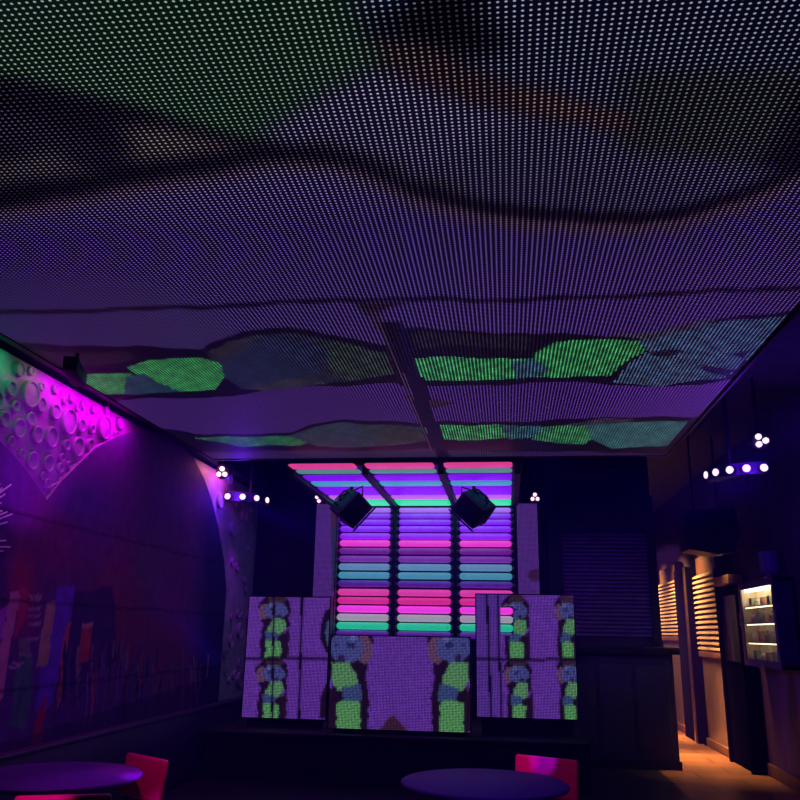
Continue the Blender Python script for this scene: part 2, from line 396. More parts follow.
# ------------------------------------------------------------------ bubble relief wall
rel = thing('relief_panel', 'white wall panel studded with raised round discs above the mural arches', 'wall panel', (XL, 8, 2))
XB = XL+.05
b = MB(); b.box((XL+.021, 2.5, .735), (XB, 11.5, 3.52)); b.build('panel', WHITE, rel)
discs = [(62,257,50),(185,295,88),(88,378,38),(15,462,52),(115,522,65),(190,460,45),(262,365,50),(357,412,52),(237,565,58),(327,583,68),(443,480,85),
 (430,635,38),(502,647,65),(530,505,45),(602,528,32),(682,520,78),(590,637,45),(765,565,25),(205,740,60),(312,757,58),(390,785,36),(490,802,45),(350,945,55),
 (120,130,48),(195,140,30),(265,245,30),(360,262,34),(470,320,34),(545,368,30),(615,396,28),(505,385,26),(790,488,42),(300,890,34),(395,880,34),(-40,330,60),(60,610,36),(130,690,30),(700,400,26),(420,340,24),(400,720,30),(445,765,24),(270,840,28)]
disc_list = [(x/6.667, 350+y/6.667, r/6.667) for x, y, r in discs]
rr = random.Random(3)
far = []
tries = 0
while len(far) < 46 and tries < 4000:
    tries += 1
    Y = rr.uniform(8.9, 11.38); z = rr.uniform(.9, 3.5); r = rr.choice((.05,.06,.08,.1))
    if all((Y-a)**2+(z-bb)**2 > (r+c+.03)**2 for a, bb, c in far): far.append((Y, z, r))
dd = [(*at(x, y, X=XB)[1:], r*np.linalg.norm(at(x, y, X=XB)-CAM)/F/1.04) for x, y, r in disc_list]
far = [f for f in far if f[0] > 10.25 or (f[0]-8.0 > 1.0 and f[1] > 3.45-.42*max(0, f[0]-8.6))]
for i, (Y, z, r) in enumerate(dd+far):
    M = Matrix.Rotation(PI/2, 4, 'Y'); M.translation = (XB, Y, z)
    d = .04 if r > .08 else .03
    if r > .13: prof = [(r, 0), (r, d-.012), (r-.012, d), (.001, d)]
    else: prof = [(r, 0), (r, d-.006), (r-.006, d), (r-.012, d), (r-.02, d-.012), (.001, d-.012)]
    MB().lathe(prof, 28, M).build('disc', WHITE, rel)

# ------------------------------------------------------------------ mural arches
def mural(nm, label, trace, z0, Y0, Y1, xs, n=220, mz=120):
    XM = xs; T = trace
    T = sorted((float(a), float(b)) for a, b in T)
    root = thing(nm, label, 'mural', (XL, (Y0+Y1)/2, z0))
    Ys = np.linspace(Y0, Y1, n); top = np.interp(Ys, [t[0] for t in T], [t[1] for t in T])
    V = np.stack([np.stack([np.full(mz, XM), np.full(mz, Y), np.linspace(z0, t, mz)], 1) for Y, t in zip(Ys, top)])
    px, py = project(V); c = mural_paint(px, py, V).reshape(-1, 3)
    bm = bmesh.new(); vs = [bm.verts.new(p) for p in (V.reshape(-1, 3)-np.array(root.location))]
    for i in range(n-1):
        for j in range(mz-1): bm.faces.new((vs[i*mz+j], vs[(i+1)*mz+j], vs[(i+1)*mz+j+1], vs[i*mz+j+1]))
    me = bpy.data.meshes.new('painted_face'); bm.to_mesh(me); bm.free()
    a = me.color_attributes.new('paint', 'FLOAT_COLOR', 'POINT'); a.data.foreach_set('color', np.concatenate([c, np.ones((len(c), 1))], 1).astype(np.float32).ravel())
    for p in me.polygons: p.use_smooth = True
    me.materials.append(MURAL); o = bpy.data.objects.new('painted_face', me); COL.objects.link(o); o.parent = root
    b = MB(); pts = [(XB, Y, t) for Y, t in zip(Ys, top)]      # the board's rim
    for i in range(n-1):
        q = [b.bm.verts.new(p) for p in ((XB, Ys[i], top[i]), (XM, Ys[i], top[i]), (XM, Ys[i+1], top[i+1]), (XB, Ys[i+1], top[i+1]))]; b.bm.faces.new(q)
    for Y, t in (((Y1, top[-1]),) if Y1 > 8 else ()):
        q = [b.bm.verts.new(p) for p in ((XB, Y, z0), (XM, Y, z0), (XM, Y, t), (XB, Y, t))]; b.bm.faces.new(q)
    bmesh.ops.remove_doubles(b.bm, verts=b.bm.verts, dist=1e-4)
    b.build('rim', WHITE, root)
    return root
MURAL = attr_material('mural_paint')
def mural_paint(px, py, V):
    Y_ = V[..., 1]
    x = px+1.0*np.sin(py*.06)+.25*np.sin(py*.21+Y_*3); y = py+1.5*np.sin(px*.13)
    Y, Z = V[..., 1], V[..., 2]
    c = np.zeros(px.shape+(3,)); c[:] = (.075,.03,.13)
    blot = .5+.5*np.sin(Y*2.3+1.7*np.sin(Z*2.1))*np.cos(Z*1.9+Y*.8)
    c += blot[..., None]*np.array((.03,.0,.05))
    def P(col, *poly):
        c[inside(x, y, poly)] = col
    def S(col, w):           # soft patch
        c[:] = c*(1-w[..., None])+np.array(col)*w[..., None]
    def soft(cx, cy, rx, ry): return np.clip(1.3*np.exp(-((px-cx)/rx)**2-((py-cy)/ry)**2), 0, 1)
    S((.22,.03,.06), soft(125,600,32,60)*.8); S((.22,.035,.07), soft(170,640,24,70)*.6); S((.34,.015,.08), soft(22,590,12,40)); S((.2,.02,.09), soft(55,530,30,60)*.6)
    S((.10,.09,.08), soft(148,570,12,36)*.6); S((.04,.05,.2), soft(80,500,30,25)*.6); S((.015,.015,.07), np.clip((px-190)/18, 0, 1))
    # a skyline of tall lit buildings
    rs = np.random.default_rng(11)
    P((.14,.05,.4), (56,588),(74,586),(70,640),(50,706),(34,712),(46,640))
    P((.05,.015,.10), (74,590),(112,588),(118,660),(70,706),(60,690))
    P((.6,.22,.3), (10,594),(19,592),(16,618),(2,700),(-8,700)); P((.5,.1,.5), (-6,612),(8,606),(-2,660),(-16,690)); P((.5,.03,.12), (20,585),(28,590),(24,620),(15,640))
    P((.07,.2,.13), (22,652),(34,650),(30,700),(24,730),(8,728),(14,680)); P((.2,.2,.16), (20,640),(30,636),(31,652),(20,656))
    P((.42,.3,.16), (45,603),(55,602),(49,664),(38,666)); P((.3,.02,.06), (36,712),(46,690),(42,740),(32,742))
    P((.38,.06,.06), (82,622),(93,622),(90,658),(80,662)); P((.46,.3,.22), (82,622),(93,622),(92,626),(82,626)); P((.5,.12,.1), (67,622),(71,622),(62,690),(57,712),(56,706))
    for z in (594,598,607,614,622,637): P((.42,.3,.3), (28,z),(40,z-1),(40,z+1.6),(28,z+2.4))
    for q in ((10,668),(13,664),(20,654)): P((.42,.3,.3), q,(q[0]+11,q[1]-1),(q[0]+11,q[1]+1),(q[0],q[1]+2.5))
    for k in range(90):
        sx = 60+rs.random()*150; w = .8+rs.random()*2.2*(1-(sx-60)/220); y1 = 632+rs.random()*50+(sx-60)*.12; h = 18+rs.random()*42*(1-(sx-60)/230); tl = -.08*h
        col = np.array([(.3,.22,.2),(.34,.06,.08),(.1,.06,.3),(.16,.18,.14),(.2,.1,.3),(.02,.01,.05),(.05,.02,.10)][rs.integers(0, 7)])*(.45+.55*rs.random())
        P(col, (sx,y1),(sx+w,y1),(sx+w+tl,y1+h),(sx+tl,y1+h))
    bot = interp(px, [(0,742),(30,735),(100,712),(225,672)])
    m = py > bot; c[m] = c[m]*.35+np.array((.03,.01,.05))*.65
    for k in (0, 1, 2): m = abs(Z-(1.15+k*.62)) < .012; c[m] *= .45      # joints between boards
    return np.clip(c*1.45, 0, .9)
XM = XB+.045
tr2 = [(47,500),(60,483),(76.5,466),(96,447.5),(118,436),(135,430.5),(148,429.5),(162,433),(175,440),(193,456),(204,478),(212,500),(218,525),(224,560),(226.5,590)]
mural('arched_mural', 'dark arched mural of a city skyline, complete arch nearer the stage', [tuple(at(x, y, X=XM)[1:]) for x, y in tr2], .735, float(at(47,500,X=XM)[1]), float(at(226.5,590,X=XM)[1]), XM)
tr1 = [(1.9,2.5),(2.6,3.15),(3.6,3.5),(4.4,3.42)]+[tuple(at(x, y, X=XM)[1:]) for x, y in ((-18,425),(0,441),(12,453),(25,468),(38,487),(47,500))]
m1 = mural('arched_mural', 'arched mural with white bursting lines, cut off by the left edge of the photo', tr1, .735, 1.9, float(at(47,500,X=XM)[1])-.004, XM)
b = MB()
for (x1,y1,x2,y2) in ((-4,494,2,488),(-6,497,11,484.5),(-4,500,5,494),(-6,505,1,503),(-6,512,2,511),(-6,517,7,512),(-6,521,12,514),(-6,526,7,522),(-4,541,6,540.5),(-8,547,10,547),(-8,551,3,551),(-10,490,0,484)):
    p, q = at(x1, y1, X=XM+.004), at(x2, y2, X=XM+.004); b.tube([p, q], .006, 6)
bo = b.build('burst_lines', mat('white_line', (.9,.85,.9), .4, var=.02), m1); bo['label'] = 'white bursting lines'

# ------------------------------------------------------------------ LED ceiling
ZS = 3.5; PT = .026; PY = .0225
LEDC = led_material('led_mesh_ceiling', .86, 0, .2, .2)
LEDW = led_material('led_mesh_wall', .62, .12, .32, .4)
X0, X1, Y0, Y1 = -3.36, 1.76, 1.2, 8.92
cs = thing('led_ceiling_screen', 'huge dotted LED mesh screen playing a colourful picture under the ceiling', 'led screen', ((X0+X1)/2, (Y0+Y1)/2, ZS))
nu = int((X1-X0)/PT); nv = int((Y1-Y0)/PY)
def soften(c):                      # the picture is upscaled for this coarse screen, softest at the near end
    yy = Y0+(np.arange(c.shape[0])+.5)*PY
    c = c*np.interp(yy, [2.0,2.8,3.4,5], [1.0,.92,.86,.86])[:, None, None]
    a = blur(blur(c, 2), 1); b_ = blur(c, 1); w = np.clip((4.0-yy)/1.0, 0, 1)[:, None, None]; w2 = np.clip((6-yy)/2, 0, .8)[:, None, None]
    return a*w+(b_*w2+c*(1-w2))*(1-w)
led_panel('display', (X0, Y0, ZS), (PT,0,0), (0,PY,0), nu, nv, LEDC, ceiling_picture, cs, soft=soften, wt=lambda p: .7*np.clip((3.5-p[..., 1])/1.2, 0, 1))
MB().box((X0, Y0, ZS+.004), (X1, Y1, ZS+.05)).build('back_tray', BLACK, cs)
b = MB(); b.box((X0-.05,Y0,ZS-.01), (X0,Y1,ZS+.07)).box((X1,Y0,ZS-.01), (X1+.02,Y1,ZS+.07)).box((X0-.05,Y1,ZS-.01), (X1+.02,Y1+.03,ZS+.07)); b.build('frame', BLACK, cs)
for X in (-2.9,-.8,1.3):
    for Y in (2.5,5.5,8.4): MB().cyl((X,Y,ZS+.05),(X,Y,ZC),.012).build('hanger', BLACK, cs)
# black beam between the wall and the screen
tag(MB().box((XL+.125,2.0,3.54), (X0-.07,11.9,3.62)).build('ledge_beam', BLACKW), 'long black beam along the top of the left wall beside the ceiling screen', 'beam')
p = at(75, 372, Z=3.36)
cl = thing('hanging_bracket', 'small black bracket hanging under the ceiling screen by the left wall', 'bracket', p)
MM = Matrix.Translation(p) @ Matrix.Rotation(.35, 4, 'Z')
MB().box((-.05,-.22,-.05),(.05,.22,.05), MM, .012).build('housing', BLACK, cl); MB().cyl(p+np.array([0,0,.04]), p+np.array([0,0,.14]), .014).build('stem', BLACK, cl)

# ------------------------------------------------------------------ stage
YS = 9.45; ZST = .5
st = thing('stage_platform', 'low black stage platform under the screens', 'stage', (-1.2, 10.5, 0))
MB().box((-3.38,YS,0),(.85,11.2,ZST-.03)).box((-3.38,11.2,0),(.55,12.05,ZST-.03)).build('body', STAGE, st); MB().box((-3.38,YS-.04,ZST-.03),(.85,11.2,ZST), bevel=.004).box((-3.38,11.2,ZST-.03),(.55,12.05,ZST)).build('deck', BLACKW, st)

def screen(name, label, cat, x0, x1, z0, z1, Y, depth, paint, foot, keep=None, cut=None, pitch=.0165):
    root = thing(name, label, cat, ((x0+x1)/2, Y+depth/2, foot))
    nu, nv = round((x1-x0)/pitch), round((z1-z0)/pitch)
    led_panel('display', (x0, Y-.006, z0), ((x1-x0)/nu,0,0), (0,0,(z1-z0)/nv), nu, nv, LEDW, paint, root, keep, soft=lambda c: .5*c+.5*blur(c, 1))
    b = MB()
    if cut:                                  # opening in the cabinet where one module is missing
        cx0, cx1, cz0, cz1 = cut
        b.box((x0,Y,z0),(cx0,Y+depth,z1)).box((cx1,Y,z0),(x1,Y+depth,z1)).box((cx0,Y,z0),(cx1,Y+depth,cz0)).box((cx0,Y,cz1),(cx1,Y+depth,z1))
    else: b.box((x0,Y,z0),(x1,Y+depth,z1))
    b.build('cabinet', BLACK, root)
    t = .012; b = MB()
    b.box((x0-t,Y-.012,z0-t),(x0,Y+depth,z1+t)).box((x1,Y-.012,z0-t),(x1+t,Y+depth,z1+t)).box((x0,Y-.012,z1),(x1,Y+depth,z1+t)).box((x0,Y-.012,z0-t),(x1,Y+depth,z0))
    b.build('frame', BLACK, root)
    if z0-t > foot+.01: MB().box((x0+.05,Y+.03,foot),(x1-.05,Y+depth-.02,z0-t)).build('plinth', BLACKW, root)
    return root
bth = screen('dj_booth', 'low DJ booth fronted by a central LED screen with two mirrored figures', 'dj booth', -2.015, -.42, .55, 1.55, 9.6, .1, booth_picture, ZST)
MB().box((-2.0,9.72,1.1),(-.44,10.25,1.16), bevel=.01).build('desk', BLACKW, bth)
for X in (-1.98,-.5): MB().box((X,9.72,ZST),(X+.05,10.25,1.1)).build('side_panel', BLACKW, bth)
screen('led_screen', 'LED screen of four stacked panels standing left of the DJ booth', 'led screen', -3.12, -2.115, .605, 1.985, 9.9, .12, left_picture, ZST)
c0, c1 = at(500, 606.5, Y=9.9), at(513.5, 636.5, Y=9.9)
hole = (float(c0[0]), float(c1[0]), float(c1[2]), float(c0[2]))
rs_ = screen('led_screen', 'LED screen of four stacked panels standing right of the DJ booth', 'led screen', -.355, .775, .69, 2.045, 9.9, .12, right_picture, ZST, keep=lambda x, y: ~((x > 500.5) & (x < 513) & (y > 607) & (y < 636)), cut=hole)
def side_strip(label, x0, x1, z0, z1):
    r = screen('led_strip_screen', label, 'led screen', x0, x1, z0, z1, 11.3, .08, strip_picture, ZST)
    MB().box((x0+.08,11.36,ZST),(x0+.13,11.4,z0)).build('post', BLACK, r); return r
side_strip('tall narrow LED screen left of the glowing tubes', float(at(317,504,Y=11.3)[0]), float(at(336,504,Y=11.3)[0])+.02, .9, 3.34)
side_strip('tall narrow LED screen right of the glowing tubes', float(at(516.5,504,Y=11.3)[0]), float(at(537,504,Y=11.3)[0]), .9, 3.34)

# ------------------------------------------------------------------ wall and canopy of LED tubes
YB, ZT, RAD = 11.6, 3.42, .28
tw = thing('tube_light_backdrop', 'wall and canopy of horizontal glowing LED tubes behind the DJ booth', 'light installation', (-1.15, YB, ZST))
rows = [(465.6,4.2,(215,60,150),1),(471,2.6,(80,130,140),.8),(477.6,5.2,(125,12,255),1),(483.4,3.8,(60,150,200),1),(490.6,8,(125,8,255),1),(497.2,3.2,(190,95,245),1),
 (503.6,8,(8,220,150),1),(510.8,4.8,(160,90,255),1),(516.6,5,(122,16,250),1),(522.8,5.4,(126,14,250),1),(529.6,6,(124,14,255),1),(537,6.4,(132,20,255),1),(544,6.2,(225,50,215),1),
 (551.7,6.3,(96,18,140),1),(559.7,6.3,(104,32,160),1),(567.7,6.6,(84,122,178),1),(576.2,6.6,(60,128,170),1),(584.5,6.4,(62,20,140),1),(593.2,6.6,(205,52,165),1),(601.5,6.6,(200,34,140),1),
 (610,6.8,(232,50,235),1),(618.5,6.8,(150,140,175),1),(627,7,(20,175,150),1),(634.6,6,(70,22,140),1)]
colx = [(-2.36,-1.62),(-1.51,-.755),(-.645,.09)]
tube_mats = {}
def prof_pos(y):                        # the row's place on the L-shaped section: upright wall, then canopy
    p = at(425, y, Y=YB)
    if p[2] < ZT-.10: return YB, float(p[2])
    q = at(425, y, Z=ZT-.07); return float(min(q[1], YB)), ZT-.07
for y, th, c, s in rows:
    Yp, zp = prof_pos(y)
    key = c
    if key not in tube_mats: tube_mats[key] = mat('tube_glow_%d' % len(tube_mats), (.3,.3,.3), .3, emit=lin(c), es=1.0, spec=.2)
    dist = math.hypot(Yp, zp-1.6)
    r = th/2*dist/F*1.0
    if Yp < YB-.05:                     # on the canopy the tubes are wide flat profiles seen at a low angle
        Ya = float(at(425, y-th/2, Z=ZT-.07)[1]); Yb = float(at(425, y+th/2, Z=ZT-.07)[1]); Yb = min(Yb, YB-.1)
    for k, (xa, xb) in enumerate(colx):
        b = MB()
        if Yp < YB-.05:
            w = (Yb-Ya)/2; cy = (Ya+Yb)/2; h = .018; n = 20
            ring = [(cy+w*math.copysign(abs(math.cos(t))**.6, math.cos(t)), h*math.copysign(abs(math.sin(t))**.7, math.sin(t))) for t in [2*PI*i/n for i in range(n)]]
            R0 = []
            for xx, s_ in ((xa, .35), (xa+.012, .8), (xa+.035, 1), (xb-.035, 1), (xb-.012, .8), (xb, .35)): R0.append([b.bm.verts.new((xx, cy+(yy-cy)*(.8+.2*s_), zp+zz*s_)) for yy, zz in ring])
            for A, B in zip(R0, R0[1:]):
                for i in range(n): b.bm.faces.new((A[i], A[(i+1)%n], B[(i+1)%n], B[i]))
            b.bm.faces.new(R0[0][::-1]); b.bm.faces.new(R0[-1])
        else: b.capsule((xa, Yp-.06, zp), (xb, Yp-.06, zp), r)
        b.build('tube', tube_mats[key], tw)
# black carrier: back board, canopy board, ribs along the tube ends
MB().box((-2.5,YB+.02,ZST),(.2,YB+.06,ZT+.06)).build('back_board', BLACK, tw)
MB().box((-2.5,8.95,ZT+.0),(.2,YB+.02,ZT+.04)).build('canopy_board', BLACK, tw)
for xr in (-2.43,-1.565,-.70,.15):
    b = MB(); w = .035; clips = []
    b.box((xr-w,YB-.09,ZST),(xr+w,YB+.02,ZT)).box((xr-w,8.95,ZT-.11),(xr+w,YB,ZT+.0))
    for y, th, c, s in rows:
        Yp, zp = prof_pos(y)
        if Yp > YB-.05:
            for sg in (-1, 1): clips.append((xr+sg*.028, xr+sg*.06, zp))
    rb = b.build('rib', BLACK, tw)
    for a_, b_, zp in clips: MB().cyl((a_,YB-.095,zp),(b_,YB-.07,zp),.022,.016,10).build('clip', mat('clip_plastic', (.16,.13,.22), .4), rb)

# ------------------------------------------------------------------ stage lights
def box_light(name, label, loc, rot, top):
    r = thing(name, label, 'stage light', loc)
    R = Euler(rot).to_matrix().to_4x4(); M = Matrix.Translation(loc) @ R
    MB().box((-.178,-.16,-.142),(.178,.16,.142), M, .012).build('housing', BLACK, r)
    b = MB(); b.box((-.15,-.185,-.11),(.15,-.172,.11), M, .004); lens = b.build('lens_hood', mat('dark_glass', (.02,.02,.03), .08), r)
    MB().box((-.2,-.175,-.16),(.2,-.165,-.14), M).build('front_lip', CHROME, r)
    h = MB().tube([M @ Vector(p) for p in ((-.1,.0,.15),(-.1,.0,.21),(-.08,.0,.225),(.08,.0,.225),(.1,.0,.21),(.1,.0,.15))], .01, 8).build('carry_handle', BLACK, r)
    # yoke: two arms and the clamp stem up to the canopy
    ya = M @ Vector((-.205,0,0)); yb = M @ Vector((.205,0,0)); mid = Vector((loc[0], loc[1], top-.06))
    MB().tube([ya, Vector((ya.x, ya.y, max(ya.z+.12, top-.12))), mid, Vector((yb.x, yb.y, max(yb.z+.12, top-.12))), yb], .012, 8).build('yoke', BLACK, r)
    MB().cyl(mid, (loc[0], loc[1], top), .022).build('clamp', BLACK, r)
pL = at(351, 508, Y=9.7); box_light('stage_box_light', 'black boxy stage light hanging over the left tubes, tipped to the left', tuple(map(float, pL)), (.5,-.85,.25), ZT-.115)
pR = at(474, 508, Y=9.7); box_light('stage_box_light', 'black boxy stage light hanging over the right tubes, top facing right', tuple(map(float, pR)), (.45,.75,-.2), ZT-.115)

LENS = mat('lamp_lens', (.8,.8,.8), .2, emit=(1.0,.58,1.0), es=1.7)
def sweeper(label, loc, sgn, nl, R=.43):
    # a curved light bar: lamp heads fanned along a quarter arc
    r = thing('curved_light_bar', label, 'light bar', loc)
    L = Vector(loc); cen = L+Vector((0, R, 0))
    def arc(a, rad, dz=0): return cen+Vector((-sgn*-1*rad*math.sin(a), -rad*math.cos(a), dz)) if sgn > 0 else cen+Vector((-rad*math.sin(a), -rad*math.cos(a), dz))
    b = MB(); n = 14; prev = None
    for i in range(n+1):
        a = -.12+(PI/2+.2)*i/n
        ring = [b.bm.verts.new(arc(a, rad, dz)) for rad, dz in ((R-.03,-.05),(R-.03,.07),(R-.16,.07),(R-.16,-.05))]
        if prev:
            for k in range(4): b.bm.faces.new((prev[k], prev[(k+1)%4], ring[(k+1)%4], ring[k]))
        else: b.bm.faces.new(ring)
        prev = ring
    b.bm.faces.new(prev[::-1]); b.build('housing', mat('fixture_blue_black', (.05,.04,.09), .4), r)
    for i in range(nl):
        a = i*PI/2/(nl-.3); hd = MB().cyl(arc(a, R-.05), arc(a, R+.015), .046, .05).build('lamp_head', BLACK, r)
        MB().cyl(arc(a, R+.012), arc(a, R+.024), .036).build('lens', LENS, hd)
    m = arc(PI/4, R-.1, .07); MB().cyl(m, (m.x, m.y, ZC), .02).build('drop_rod', BLACK, r)
    return cen
pl = at(228, 496.5, Y=9.9); cl_ = sweeper('curved bar of bright round lamps hanging by the mural wall on the left', tuple(map(float, pl)), 1, 4, .43)
pr = at(763.5, 468, Y=8.2); cr_ = sweeper('curved bar of bright round lamps hanging on the right side of the room', tuple(map(float, pr)), -1, 5, .46)

def spot3(label, loc, top, s=1.0, rz=0, up=False):
    r = thing('cluster_spotlight', label, 'spotlight', loc); L = Vector(loc)
    d = Vector((0,-1,-.12)).normalized(); 
    hz = MB().cyl(L+Vector((0,.2*s,.02)), L+Vector((0,.012,0)), .075*s, .095*s, 24).build('housing', BLACK, r)
    for k in range(3):
        a = rz+2*PI*k/3; c = L+Vector((.052*s*math.cos(a), .008, .052*s*math.sin(a)))
        MB().cyl(c, c+Vector((0,-.02,0)), .034*s, .034*s, 16).build('lens', LENS, r)
    b = MB().tube([L+Vector((-.1*s,.1*s,0)), L+Vector((-.1*s,.1*s,.14*s)), L+Vector((.1*s,.1*s,.14*s)), L+Vector((.1*s,.1*s,0))], .01, 8); b.build('yoke', BLACK, r)
    q = L+Vector((0,.1*s,.14*s))
    if not up: MB().cyl(q, (q.x, q.y, top), .015).build('stem', BLACK, r)
    else: MB().cyl(L+Vector((0,.1,-.06)), (L.x, L.y+.1, top), .015).build('stem', BLACK, r)
f3 = lambda p: tuple(map(float, p))
spot3('three-lamp spotlight above the curved light bar on the left', f3(at(222,472.5,Y=9.3)), ZC, .85, PI/2)
spot3('three-lamp spotlight above the curved light bar on the right', f3(at(761,440.5,Y=8.2)), ZC, .85, PI/2+.5)
spot3('small three-lamp spotlight above the narrow screen left of the tubes', f3(at(319,498.5,Y=11.2)), ZC, .7, -PI/2)
spot3('small three-lamp spotlight above the narrow screen right of the tubes', f3(at(535,497.5,Y=11.2)), ZC, .75, PI/2)

# ------------------------------------------------------------------ shuttered bar in the block on the right
def slats(b, axis, a0, a1, z0, z1, fixed, out, n, tk=.022):
    h = (z1-z0)/n
    for i in range(n):
        zc = z0+(i+.5)*h
        pts = [(fixed, zc-h*.5), (fixed, zc-h*.2), (fixed+out*tk, zc-h*.22), (fixed+out*tk*.9, zc+h*.12), (fixed+out*tk*.2, zc+h*.42), (fixed, zc+h*.5)]
        if axis == 'X': b.poly([(a0, p, z) for p, z in pts], (a1-a0, 0, 0))
        else: b.poly([(p, a0, z) for p, z in pts], (0, a1-a0, 0))
    return b
sb = thing('bar_shutter', 'closed dark roller shutter over the bar at the back right', 'roller shutter', (1.4, 11.65, 1.5))
slats(MB(), 'X', .78, 1.94, 1.58, 2.98, 11.69, -1, 26).build('slat_curtain', SHUT, sb)
for xa, xb in ((.72,.78),(1.94,2.0)): MB().box((xa,11.62,1.5),(xb,11.7,3.0)).build('guide_rail', BLACKW, sb)
bc = thing('bar_counter', 'dark bar counter below the closed roller shutter', 'counter', (1.4, 11.4, 0))
MB().box((.62,11.25,1.38),(2.2,11.68,1.47), bevel=.012).build('counter_top', BLACKW, bc)
b = MB(); b.box((.66,11.36,0),(2.12,11.68,1.38))
b.build('front', mat('counter_front', (.05,.04,.09), .6), bc)
for i in range(3): MB().box((.72+i*.46,11.342,.18),(1.12+i*.46,11.36,1.24), bevel=.006).build('front_panel', mat('counter_front', (.05,.04,.09), .6), bc)
MB().box((.66,11.33,0),(2.14,11.36,.1)).build('kick_plate', BLACKW, bc)

# ------------------------------------------------------------------ kiosks along the corridor's right wall
def kiosk(label, y0, y1, zs0, zs1, n, zp=1.3):
    r = thing('shuttered_kiosk', label, 'kiosk', (XR-.02, (y0+y1)/2, 0)); x = XR-.021
    slats(MB(), 'Y', y0, y1, zs0, zs1, x-.07, -1, n, .06).build('roller_shutter', SHUTW, r)
    MB().box((x-.06,y0,zs1),(x,y1,zs1+.28), bevel=.01).build('shutter_box', WOOD, r)
    MB().box((x-.12,y0,zs0-.09),(x,y1,zs0), bevel=.01).build('sill', WOOD, r)
    MB().box((x-.07,y0,.12),(x,y1,zs0-.09)).build('counter_panel', PANELW, r)
    MB().box((x-.11,y0,0),(x,y1,.12), bevel=.008).build('kick_base', WOOD, r)
    for yy in (y0-.06, y1): MB().box((x-.13,yy,0),(x,yy+.06,zs1+.3)).build('side_post', POST, r)
    return r
kiosk('nearer kiosk with a lit ribbed cream shutter on the corridor wall', 12.4, 13.95, 1.40, 2.56, 15)
kiosk('farther kiosk with a lit ribbed cream shutter deep in the corridor', 15.3, 17.2, 1.62, 2.6, 15)
dp = thing('dark_door_frame', 'tall dark panelled post between the display cabinet and the nearer kiosk', 'door', (XR-.02, 11.8, 0))
MB().box((XR-.16,11.3,0),(XR-.021,12.25,2.28)).build('panel', POST, dp)
MB().box((XR-.2,11.22,0),(XR-.021,11.3,2.28)).build('jamb', POST, dp); MB().box((XR-.2,12.25,0),(XR-.021,12.33,2.55)).build('jamb', POST, dp)
MB().box((XR-.175,11.4,1.3),(XR-.16,12.15,2.15), bevel=.005).build('dark_pane', mat('dark_glass', (.02,.02,.03), .08), dp)
dp2 = thing('dark_post', 'tall dark post between the two lit kiosks', 'post', (XR, 15.05, 0)); MB().box((XR-.2,14.15,0),(XR-.021,15.15,2.72)).build('body', POST, dp2); MB().box((XR-.23,14.2,0),(XR-.2,14.28,2.72)).build('edge_trim', mat('brass', (.5,.35,.2), .35, 1), dp2)
tag(MB().box((XR-.22,11.5,2.30),(XR-.021,12.24,2.42), bevel=.01).build('wall_shelf', mat('light_wood', (.5,.3,.15), .5)), 'short lit wooden shelf between the nearer kiosk and the display cabinet', 'shelf')

# hanging loudspeaker in front of the corridor
def loud():
    Yp = 10.6; O = lambda x, y: at(x, y, Y=Yp)
    pts = [O(686,511), O(734,507), O(741,530), O(735,551), O(718,554), O(690,549), O(683,530)]
    c = sum(pts)/len(pts); r = thing('hanging_loudspeaker', 'big black angular loudspeaker hanging in front of the corridor', 'loudspeaker', f3(c))
    MB().poly([f3(p) for p in pts], (0,.5,0)).build('cabinet', BLACK, r)
    q = [c+(p-c)*.86+np.array([0,-.015,0]) for p in pts]; MB().poly([f3(p) for p in q], (0,.014,0)).build('grille', mat('grille_cloth', (.02,.02,.025), .9), r)
    a, b_ = O(717,555.5), O(736,552.5); MB().tube([a, b_, O(741.5,533)], .008, 6).build('edge_strip', CHROME, r)
    for dx in (-.15,.15): MB().cyl((c[0]+dx,Yp+.25,c[2]+.2),(c[0]+dx,Yp+.25,ZC),.014).build('hanger', BLACK, r)
loud()

# glass-fronted display cabinet on the right wall
cy0, cy1, cz0, cz1, cd_ = 9.6, 11.02, 1.28, 2.26, .21
dc = thing('display_cabinet', 'lit glass-fronted wall cabinet with shelves of small goods', 'display cabinet', (XR, (cy0+cy1)/2, cz0)); x0 = XR-cd_
b = MB(); t = .05
b.box((x0,cy0,cz0),(XR,cy0+t,cz1)).box((x0,cy1-t,cz0),(XR,cy1,cz1)).box((x0,cy0,cz1-t),(XR,cy1,cz1)).box((x0,cy0,cz0),(XR,cy1,cz0+t)).box((XR-.03,cy0,cz0),(XR,cy1,cz1)); b.build('carcass', PURP, dc)
b = MB(); b.box((x0-.02,cy0,cz0),(x0,cy0+.09,cz1)).box((x0-.02,cy1-.09,cz0),(x0,cy1,cz1)).box((x0-.02,cy0+.09,cz1-.08),(x0,cy1-.09,cz1)).box((x0-.02,cy0+.09,cz0),(x0,cy1-.09,cz0+.08)); dr = b.build('door', PURP, dc)
MB().cyl((x0-.04,cy1-.05,1.75),(x0-.04,cy1-.05,1.9),.01).build('handle', CHROME, dr)
gm = bpy.data.materials.new('clear_glass'); gm.use_nodes = True; g_ = gm.node_tree.nodes['Principled BSDF']; g_.inputs['Transmission Weight'].default_value = 1; g_.inputs['Roughness'].default_value = .02; g_.inputs['IOR'].default_value = 1.05
MB().box((x0-.012,cy0+.09,cz0+.08),(x0-.008,cy1-.09,cz1-.08)).build('glass_pane', gm, dr)
MB().box((x0+.03,cy0+.1,cz1-t-.06),(x0+.09,cy1-.1,cz1-t), bevel=.012).build('tube_lamp', mat('cabinet_lamp', (.9,.9,.9), .3, emit=(1,.78,.5), es=14), dc)
